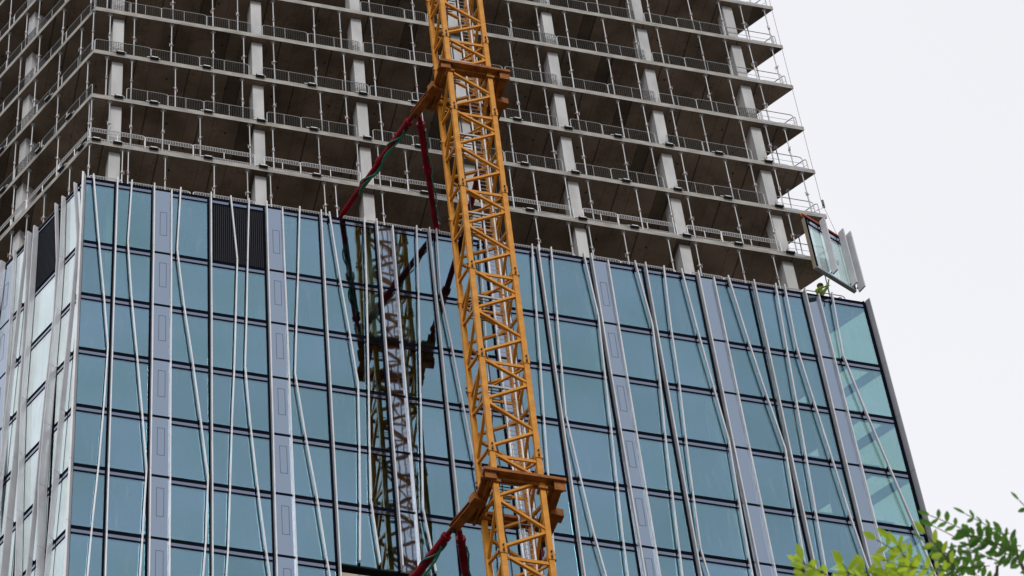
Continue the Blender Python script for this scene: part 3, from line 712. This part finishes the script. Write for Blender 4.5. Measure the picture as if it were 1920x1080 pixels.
def collar(zc):
    z = zc+Z0; r = MB(); h = .20
    x0, x1, y0, y1 = 13.66, 16.42, -8.86, -6.44
    # flat box girders lying round the mast: thin lit edge, broad underside
    def gird(p, q, inward, wd, dz=0.0):
        p = Vector(p)+UP*dz; q = Vector(q)+UP*dz; i = Vector(inward)
        r.obox(p+UP*.05, q-p, i*wd, UP*.15, 'rust'); r.obox(p+UP*-.10+i*(wd*.45), q-p, i*.10, UP*.149, 'rust')
    gird((x0-.15, y0, z), (x1+.15, y0, z), (0, 1, 0), .58); gird((x0, y1, z), (x1, y1, z), (0, -1, 0), .42)
    gird((x0-.10, y0+.40, z), (x0-.20, y1+.1, z), (1, 0, 0), .46, -.004); gird((x1+.10, y0+.40, z), (x1+.06, y1+.1, z), (-1, 0, 0), .46, -.004)
    r.box(x1-.30, x1+.12, y0+.1, y0+.16, z-.42, z+.049, 'rust'); r.box(x0-.10, x0+.32, y0+.1, y0+.16, z-.30, z+.049, 'rust')
    for xx in (x0+.05, x0+.4, x1-.35, x1): r.tube([(xx, y0+.30, z+.0), (xx, y0+.30, z+.05)], .05, 'bolt', 8); r.tube([(xx, y0+.12, z+.0), (xx, y0+.12, z+.05)], .04, 'bolt', 8)
    # clamps on the chords
    for c in corner:
        x, y = corner[c]; r.box(x-.17, x+.17, y-.17, y+.17, z-h-.16, z-h-.031, 'rust'); r.box(x-.16, x+.16, y-.16, y+.16, z+h+.002, z+h+.10, 'rust')
    co = r.build('collar', CR, org=CO)
    # lugs: paired plates leaning out from the rear corners
    for (px, py, qx, qy) in ((13.55, -7.35, 13.05, -6.05), (16.52, -7.2, 16.40, -6.0)):
        r = MB(); p = Vector((px, py, z)); q = Vector((qx, qy, z)); d = (q-p).normalized(); s = Vector((d.y, -d.x, 0))
        for k in (-1, 1):
            r.obox(p-d*.15+UP*(k*.12)-UP*.02-s*.17, (q-p)+d*.25, s*.34, UP*.04, 'rust')
        r.obox(p-d*.1-UP*.12-s*.06, (q-p)*.7, s*.12, UP*.24, 'rust'); r.obox(p-d*.3-UP*.24-s*.26, d*.35, s*.52, UP*.40, 'rust')
        r.tube([q-UP*.25, q+UP*.25], .07, 'bolt', 10)
        r.build('lug', CR, org=CO)
    # telescopic tie struts, red, from the lugs to the building
    for idx, (a, c) in enumerate((((13.0, -6.0), (10.9, .12)), ((13.26, -6.0), (15.5, .12)), ((16.38, -5.9), (16.5, .12)))):
        p = Vector((a[0], a[1], z-.02*idx)); q = Vector((c[0], c[1], z-.02*idx)); d = q-p
        r = MB(); r.tube([p, p+d*.07], .10, 'burg', 12); r.tube([p+d*.07, p+d*.40], .155, 'burg', 14)
        r.tube([p+d*.40, p+d*.44], .20, 'burg', 14); r.tube([p+d*.44, q-d*.10], .13, 'burg', 14); r.tube([p+d*.055, p+d*.08], .19, 'burg', 12)
        r.tube([q-d*.10, q], .09, 'burg', 10)
        st = r.build('tie_strut', CR, org=CO, smooth=False)
        b2 = MB(); b2.obox(Vector((c[0]-.25, .0, z-.18)), X*.5, Y*.35, UP*.5, 'burg'); b2.build('wall_bracket', st, org=CO)
        if idx == 0:     # green lifting strap wound round the strut and hanging below it
            g = MB(); pts = []
            n = d.normalized(); e1 = n.cross(UP).normalized(); e2 = n.cross(e1)
            for i in range(60):
                tt = i/59; ph = tt*9.0*1.3
                pts.append(p+d*(.10+.62*tt) + (e1*math.cos(ph)+e2*math.sin(ph))*.185 - UP*(.10*math.sin(tt*math.pi)))
            g.tube(pts, .035, 'green', 5)
            pts = [p+d*(.12+.045*i) + UP*(-.17-.75*max(0, math.sin(math.pi*i/13))**1.5*(0.9 if zc < -20 else .25)) + X*(.1*math.sin(i)) for i in range(14)]
            g.tube(pts, .04, 'green', 5)
            pts = [p+d*(.16+.042*i) + UP*(-.15-.5*math.sin(math.pi*i/13)*(1 if zc < -20 else .2)) + X*.05 for i in range(14)]
            g.tube(pts, .03, 'green', 5)
            g.build('strap', st, org=CO)
        if idx == 1:
            g = MB(); g.tube([p+d*(.1+.06*i)+X*(.17+.05*math.sin(i*1.7))-UP*.1 for i in range(13)], .035, 'green', 5); g.build('strap', st, org=CO)
collar(-3.5); collar(-31.65)

# ------------------------------------------------------------------ facade unit hanging from a crane rope
ang = math.radians(23.5); HP0 = V(32.42, -1.6, -3.05)
HU = thing('facade_unit', HP0, 'glass facade unit with metal fins hanging from an orange lifting beam at the right corner', 'facade panel', rz=ang)
w, hh = 2.3, 4.08
b = MB(); b.box(.07, w-.07, .0, .03, .10, hh-.55, 'panelglass'); b.build('pane', HU)
b = MB()
b.box(0, w, -.02, .16, 0, .10, 'grey'); b.box(0, w, -.02, .16, hh-.12, hh, 'frame'); b.box(.07, w-.07, -.02, .10, hh-.55, hh-.47, 'frame')
b.box(.07, w-.07, .0, .08, hh-.469, hh-.121, 'spandrel'); b.box(0, .07, -.02, .16, .101, hh-.121, 'frame'); b.box(w-.07, w, -.02, .16, .101, hh-.121, 'frame')
b.build('frame', HU)
b = MB(); b.box(-.04, -.001, .03, .20, .05, hh-.05, 'ply'); b.build('edge_packing', HU)
for (x0, d, hb) in ((.85, .40, .05), (1.98, .40, -.02), (2.36, .48, -.12)):
    b = MB(); b.box(x0-.035, x0+.035, -.02-d, -.09, hb, hh+.18, 'fin')
    b.box(x0-.03, x0+.03, -.089, -.021, .2, .28, 'frame'); b.box(x0-.03, x0+.03, -.089, -.021, hh-.4, hh-.3, 'frame'); b.build('fin', HU)
LB = thing('lifting_beam', HP0, 'orange lifting beam clamped along the top of the hanging glass unit', 'lifting beam', rz=ang)
b = MB(); b.tube([(-.12, .06, hh+.17), (w-.1, .06, hh+.17)], .075, 'orangebeam', 10); b.build('beam', LB)
for x0 in (.25, 1.15, 2.0):
    b = MB(); b.box(x0-.05, x0+.05, .0, .12, hh+.01, hh+.12, 'bolt'); b.build('clamp', LB)
RP = thing('hoist_rope', V(33.42, -1.75, 1.9), 'thin steel hoist rope with dark hook above the hanging glass unit', 'crane hook')
ro = V(33.42, -1.75, 1.9)
b = MB(); b.tube([ro+Vector((-.06, 0, .35)), ro+Vector((-.06, 0, 70))], .012, 'rope', 5); b.build('rope', RP, org=ro)
b = MB(); b.tube([ro+Vector((0, 0, .1)), ro+Vector((0, 0, .5))], .06, 'black', 8); b.tube([ro+Vector((0, 0, .1)), ro+Vector((.05, 0, 0)), ro+Vector((.03, 0, -.08)), ro+Vector((-.05, 0, -.08)), ro+Vector((-.06, 0, 0))], .025, 'black', 6); b.build('hook', RP, org=ro)
dv = Vector((math.cos(ang), math.sin(ang), 0)); nv = Vector((-math.sin(ang), math.cos(ang), 0))
for x0 in (.1, 2.05):
    b = MB(); b.tube([ro+Vector((0, 0, -.08)), HP0+dv*x0+nv*.06+UP*(hh+.24)], .009, 'rope', 5); b.build('sling', RP, org=ro)

# ------------------------------------------------------------------ worker on the slab edge
def skin_person(name, root, joints, edges, m):
    me = bpy.data.meshes.new(name); me.from_pydata([j[0] for j in joints], edges, [])
    o = bpy.data.objects.new(name, me); COL.objects.link(o); o.parent = root
    sk = o.modifiers.new('skin', 'SKIN'); sk.use_smooth_shade = True
    for i, j in enumerate(joints): me.skin_vertices[0].data[i].radius = (j[1], j[2] if len(j) > 2 else j[1])
    me.skin_vertices[0].data[0].use_root = True
    sb = o.modifiers.new('sub', 'SUBSURF'); sb.levels = 1; sb.render_levels = 2
    me.materials.append(M[m]); return o
def with_skin(me):
    if not me.skin_vertices:
        import bmesh
        bm = bmesh.new(); bm.from_mesh(me); bm.verts.layers.skin.verify(); bm.to_mesh(me); bm.free()
_old = skin_person
def skin_person(name, root, joints, edges, m):
    me = bpy.data.meshes.new(name); me.from_pydata([j[0] for j in joints], edges, []); with_skin(me)
    o = bpy.data.objects.new(name, me); COL.objects.link(o); o.parent = root
    sk = o.modifiers.new('skin', 'SKIN'); sk.use_smooth_shade = True
    for i, j in enumerate(joints): me.skin_vertices[0].data[i].radius = (j[1], j[2] if len(j) > 2 else j[1])
    me.skin_vertices[0].data[0].use_root = True
    sb = o.modifiers.new('sub', 'SUBSURF'); sb.levels = 1; sb.render_levels = 2
    me.materials.append(M[m]); return o
PW = thing('person', V(33.20, .30, -3.8+ST), 'worker in lime hi-vis jacket and helmet reaching up to the hanging glass unit', 'person')
# local: x right, y into the building, z up; leaning towards the unit on his right-hand side of the picture
J = [((0, 0, .95), .15, .12), ((.02, -.02, 1.18), .15, .12), ((.04, -.06, 1.40), .17, .12), ((.05, -.08, 1.50), .06), ((.05, -.10, 1.58), .055),
     ((.05, -.12, 1.66), .085, .10), ((.05, -.13, 1.74), .07, .08),
     ((.23, -.08, 1.42), .065), ((.36, -.22, 1.60), .048), ((.42, -.34, 1.86), .036), ((.43, -.37, 1.94), .034),
     ((-.14, -.06, 1.40), .065), ((-.10, -.30, 1.22), .048), ((.10, -.48, 1.18), .036), ((.17, -.52, 1.19), .032),
     ((.10, 0, .88), .09), ((.14, -.06, .48), .062), ((.13, .02, .09), .045), ((.14, -.14, .04), .04),
     ((-.10, 0, .88), .09), ((-.14, -.10, .48), .062), ((-.16, 0, .09), .045), ((-.16, -.16, .04), .04)]
E = [(0, 1), (1, 2), (2, 3), (3, 4), (4, 5), (5, 6), (2, 7), (7, 8), (8, 9), (9, 10), (2, 11), (11, 12), (12, 13), (13, 14), (0, 15), (15, 16), (16, 17), (17, 18), (0, 19), (19, 20), (20, 21), (21, 22)]
body = skin_person('body', PW, J, E, 'skin')
JJ = [((0, 0, .93), .175, .145), ((.02, -.02, 1.18), .175, .145), ((.04, -.06, 1.38), .19, .14), ((.05, -.075, 1.47), .085),
      ((.23, -.08, 1.42), .085), ((.36, -.22, 1.60), .066), ((.41, -.32, 1.82), .05),
      ((-.14, -.06, 1.40), .085), ((-.10, -.30, 1.22), .066), ((.07, -.46, 1.185), .05)]
skin_person('jacket', PW, JJ, [(0, 1), (1, 2), (2, 3), (2, 4), (4, 5), (5, 6), (2, 7), (7, 8), (8, 9)], 'hivis')
TJ = [((0, 0, .93), .17, .14), ((.10, 0, .84), .11), ((.14, -.06, .48), .082), ((.13, .02, .12), .06), ((-.10, 0, .84), .11), ((-.14, -.10, .48), .082), ((-.16, 0, .12), .06)]
skin_person('trousers', PW, TJ, [(0, 1), (1, 2), (2, 3), (0, 4), (4, 5), (5, 6)], 'trouser')
b = MB()
for i in range(6):
    a0, a1 = i*math.pi/12, (i+1)*math.pi/12
    b.tube([(.05, -.125, 1.70+.13*math.sin(a0)), (.05, -.125, 1.70+.13*math.sin(a1)+.001)], .135*math.cos(a0), 'helmet', 14, r2=.135*math.cos(a1))
b.tube([(.05, -.16, 1.695), (.05, -.16, 1.71)], .155, 'helmet', 14); b.build('helmet', PW)
for (p, q) in (((.43, -.37, 1.94), (.02, -.02, .09)), ((.17, -.52, 1.19), (.08, -.03, .02))):
    b = MB()
    for i in range(5):
        off = Vector(((i-2)*.021, 0, 0)); p0 = Vector(p)+off; dvv = Vector(q).normalized()
        if i == 0: dvv = (dvv + Vector((-.8, 0, 0))).normalized()
        b.tube([p0, p0+dvv*(.035+.01*(2-abs(i-2))), p0+dvv*(.075-.012*abs(i-2))], .0095, 'skin', 6, r2=.007)
    b.build('fingers', PW)

# ------------------------------------------------------------------ street trees in front, only their tips in the picture
def leaflet(b, base, tip, side, nrm, w, m):
    d = tip-base; c = base+d*.5
    pts = [base, base+d*.22+side*w*.72+nrm*w*.10, base+d*.55+side*w+nrm*w*.12, base+d*.85+side*w*.55+nrm*w*.05, tip, base+d*.85-side*w*.55+nrm*w*.05, base+d*.55-side*w+nrm*w*.12, base+d*.22-side*w*.72+nrm*w*.10]
    k = base+d*.3-nrm*w*.1; k2 = base+d*.7-nrm*w*.1
    vs = pts+[k, k2]
    b.add(vs, [(0, 1, 8), (1, 2, 9, 8), (2, 3, 9), (3, 4, 9), (4, 5, 9), (5, 6, 9), (6, 7, 8, 9), (7, 0, 8)], m)
def pinnate(b, w, p, d, L, n, ls, m, droop=.25):
    """one compound leaf: midrib with pairs of leaflets"""
    d = d.normalized(); sd = d.cross(UP); sd = sd.normalized() if sd.length > .1 else X.copy()
    rot = Matrix.Rotation(random.uniform(-1.0, 1.0), 3, d); sd = rot @ sd; nr = sd.cross(d)
    pts = []; q = p.copy(); dd = d.copy()
    for i in range(n+1):
        pts.append(q.copy()); dd = (dd - UP*droop/n).normalized(); q = q+dd*L/n
    w.tube(pts, .0022, 'bark', 4)
    for i in range(1, n):
        for s in (-1, 1):
            dr = (sd*s + dd*.45 + nr*random.uniform(-.35, .25)).normalized(); l = ls*random.uniform(.8, 1.15)*(1-.35*abs(i/n-.5))
            sidev = dr.cross(nr).normalized(); leaflet(b, pts[i], pts[i]+dr*l, sidev, nr, l*.20, m)
    sidev = dd.cross(nr).normalized(); leaflet(b, pts[-1], pts[-1]+dd*ls, sidev, nr, ls*.24, m)
def tree(root_xy, label, limbs, shoots, leafm, crown_c, crown_r, nleaf, ls, seed):
    random.seed(seed)
    o = Vector((root_xy[0], root_xy[1], 0)); r = thing('broadleaf_tree', o, label, 'tree', None)
    t = MB(); fork = crown_c + Vector((0, 0, -crown_r*1.1))
    t.tube([o+UP*.0, o+UP*1.2+Vector((.05, .02, 0)), o.lerp(fork, .55)+Vector((.1, -.08, 0)), fork], .19, 'bark', 10, r2=.11); t.build('trunk', r, org=o)
    w = MB(); cr = MB(); w2 = w
    ends = []
    for tgt in limbs:
        tgt = Vector(tgt); mid = fork.lerp(tgt, .5)+Vector((random.uniform(-.2, .2), random.uniform(-.2, .2), .1))
        w.tube([fork, fork.lerp(mid, .5), mid, mid.lerp(tgt, .55)+UP*.04, tgt], .06, 'bark', 7, r2=.006); ends.append(tgt)
    for i in range(nleaf):
        while True:
            v = Vector((random.uniform(-1, 1), random.uniform(-1, 1), random.uniform(-1, 1)))
            if .35 < v.length < 1: break
        p = crown_c + Vector((v.x*crown_r, v.y*crown_r, v.z*crown_r*.75)); 
        if i % 6 == 0: w.tube([fork.lerp(crown_c, .4), fork.lerp(p, .6), p], .02, 'bark', 5, r2=.004)
        d = v.normalized()*.7+Vector((random.uniform(-1, 1), random.uniform(-1, 1), random.uniform(-.5, .3)))
        pinnate(cr, w, p, d, random.uniform(.2, .3), 5, ls, leafm)
    for (p, d, L, n, sc) in shoots:
        p = Vector(p); d = Vector(d)
        pinnate(cr, w, p, d, L, n, ls*sc, leafm, droop=.1)
    w.build('branches', r, org=o); cr.build('crown', r, org=o)
tree((-6.2,-75.0), 'young street tree with bright yellow-green pinnate leaves at the lower right', [[-7.222, -76.798, 12.038], [-7.512, -76.69, 12.072], [-7.08, -76.828, 12.001]], [((-7.248, -76.793, 12.126), (-0.158, -0.019, 0.109), 0.193, 4, 1.1), ((-7.189, -76.733, 12.17), (-0.141, -0.035, 0.142), 0.203, 4, 1.1), ((-7.203, -76.722, 12.132), (-0.131, 0.004, 0.105), 0.168, 3, 1.1), ((-7.581, -76.828, 11.894), (-0.172, -0.026, 0.08), 0.191, 4, 1.2), ((-7.501, -76.525, 12.233), (-0.126, -0.037, 0.095), 0.162, 3, 1.1), ((-7.392, -76.572, 12.2), (-0.09, -0.07, 0.037), 0.12, 3, 1.1), ((-7.194, -76.719, 12.177), (-0.158, 0.0, 0.062), 0.17, 4, 0.9820243954081712), ((-7.348, -76.837, 11.998), (-0.164, 0.082, 0.0), 0.183, 4, 1.032563453263523), ((-7.114, -76.789, 12.121), (-0.136, -0.012, 0.008), 0.137, 4, 0.9781123274598743), ((-7.047, -76.715, 12.216), (-0.158, -0.11, 0.085), 0.21, 4, 1.2784806790756966), ((-7.253, -76.686, 12.131), (-0.155, 0.02, 0.092), 0.181, 4, 1.0481489325141584), ((-7.177, -76.973, 11.832), (-0.155, 0.116, 0.016), 0.194, 4, 1.0805821697595843), ((-7.298, -76.842, 12.015), (-0.075, -0.055, 0.082), 0.124, 4, 1.0814688897654643), ((-7.283, -76.976, 11.874), (-0.152, 0.0, 0.002), 0.152, 4, 1.0844354864030792), ((-7.68, -76.733, 11.946), (-0.067, -0.089, 0.034), 0.116, 3, 1.241786255467182), ((-7.404, -76.555, 12.248), (-0.062, -0.044, 0.061), 0.097, 3, 1.1909489948506684), ((-7.662, -76.662, 12.045), (-0.111, -0.021, 0.023), 0.115, 3, 0.9470884213811331), ((-7.462, -76.676, 12.104), (-0.055, -0.029, 0.086), 0.106, 3, 1.237968771225993), ((-7.605, -76.658, 12.054), (-0.071, -0.029, 0.039), 0.086, 3, 1.0395439952689145), ((-7.7, -76.785, 11.924), (-0.035, -0.039, 0.098), 0.111, 3, 1.2639198487971124), ((-7.45, -76.755, 12.008), (-0.065, 0.011, 0.044), 0.079, 4, 1.1764492597143033), ((-7.291, -76.83, 11.946), (-0.068, -0.004, 0.029), 0.074, 4, 1.0784032128981442), ((-7.365, -76.633, 12.149), (-0.05, -0.037, 0.073), 0.096, 4, 1.2647689828629245), ((-7.305, -76.81, 11.945), (-0.054, -0.008, 0.088), 0.104, 4, 1.1757366565230618), ((-7.324, -76.705, 12.108), (-0.051, -0.028, 0.052), 0.078, 4, 1.0594102467691762), ((-7.324, -76.9, 11.835), (-0.076, -0.016, 0.05), 0.092, 4, 1.046697990890143), ((-7.458, -76.798, 11.969), (-0.097, 0.003, 0.059), 0.114, 4, 1.0542376568974994), ((-7.292, -76.763, 12.016), (-0.08, 0.004, 0.071), 0.107, 4, 1.1856807830250315)], 'leaf_bright', Vector([-7.167, -75.881, 11.245]), 0.95, 120, 0.054, 21)
tree((-5.2,-74.3), 'street tree with darker green pinnate leaves at the far lower right corner', [[-6.637, -76.474, 12.734], [-6.699, -76.41, 12.713], [-6.534, -76.423, 12.649], [-6.768, -76.327, 12.681]], [((-6.66, -76.469, 12.837), (-0.148, -0.006, 0.107), 0.183, 5, 1.15), ((-6.875, -76.486, 12.745), (-0.098, -0.005, 0.064), 0.117, 1, 1.3), ((-6.78, -76.334, 12.848), (-0.075, 0.012, 0.067), 0.101, 1, 1.1), ((-6.862, -76.41, 12.684), (-0.05, 0.008, 0.06), 0.079, 1, 1.0), ((-6.524, -76.505, 12.95), (-0.058, -0.021, 0.066), 0.09, 2, 1.0), ((-6.58, -76.431, 12.799), (-0.158, 0.017, 0.074), 0.175, 5, 1.0348295530940244), ((-6.716, -76.604, 12.562), (-0.171, -0.001, 0.071), 0.185, 5, 1.2257918341938114), ((-6.715, -76.599, 12.68), (-0.179, 0.035, -0.008), 0.183, 5, 1.2071168990661854), ((-6.786, -76.573, 12.63), (-0.174, 0.051, 0.013), 0.182, 5, 1.2260429937290087), ((-6.86, -76.567, 12.689), (-0.176, -0.025, 0.052), 0.185, 5, 1.0530681666869968), ((-6.768, -76.21, 12.902), (-0.141, -0.047, 0.109), 0.184, 5, 1.1811067187451296), ((-6.8, -76.387, 12.641), (-0.034, -0.092, 0.136), 0.168, 5, 1.0735921844487626), ((-6.809, -76.54, 12.529), (-0.158, 0.032, -0.009), 0.161, 5, 0.9899414281526718), ((-6.652, -76.403, 12.73), (-0.137, -0.001, 0.076), 0.157, 5, 1.1779092021744786), ((-6.61, -76.527, 12.523), (-0.155, -0.037, 0.114), 0.196, 5, 1.1990923069100308), ((-6.675, -76.282, 12.866), (-0.17, -0.003, 0.058), 0.18, 5, 1.3077383439519201), ((-6.864, -76.378, 12.61), (-0.072, -0.053, 0.129), 0.157, 4, 1.0603275761506274), ((-6.631, -76.264, 12.76), (-0.101, -0.027, 0.031), 0.109, 4, 1.2587235856001444), ((-6.847, -76.381, 12.601), (-0.102, -0.093, 0.068), 0.154, 4, 1.0972790568079778), ((-6.789, -76.153, 12.881), (-0.049, -0.101, 0.071), 0.133, 4, 1.0813443191425136), ((-6.847, -76.255, 12.731), (-0.086, 0.017, 0.02), 0.09, 4, 1.1107463350512392), ((-6.648, -76.54, 12.624), (-0.091, 0.017, 0.022), 0.095, 4, 1.1859315642087958), ((-6.558, -76.356, 12.886), (-0.06, -0.025, 0.096), 0.116, 4, 1.1098562775461616), ((-6.614, -76.486, 12.762), (-0.135, -0.001, -0.003), 0.135, 4, 0.9470215414534205)], 'leaf_dark', Vector([-6.313, -75.497, 11.773]), 0.95, 120, 0.05, 22)
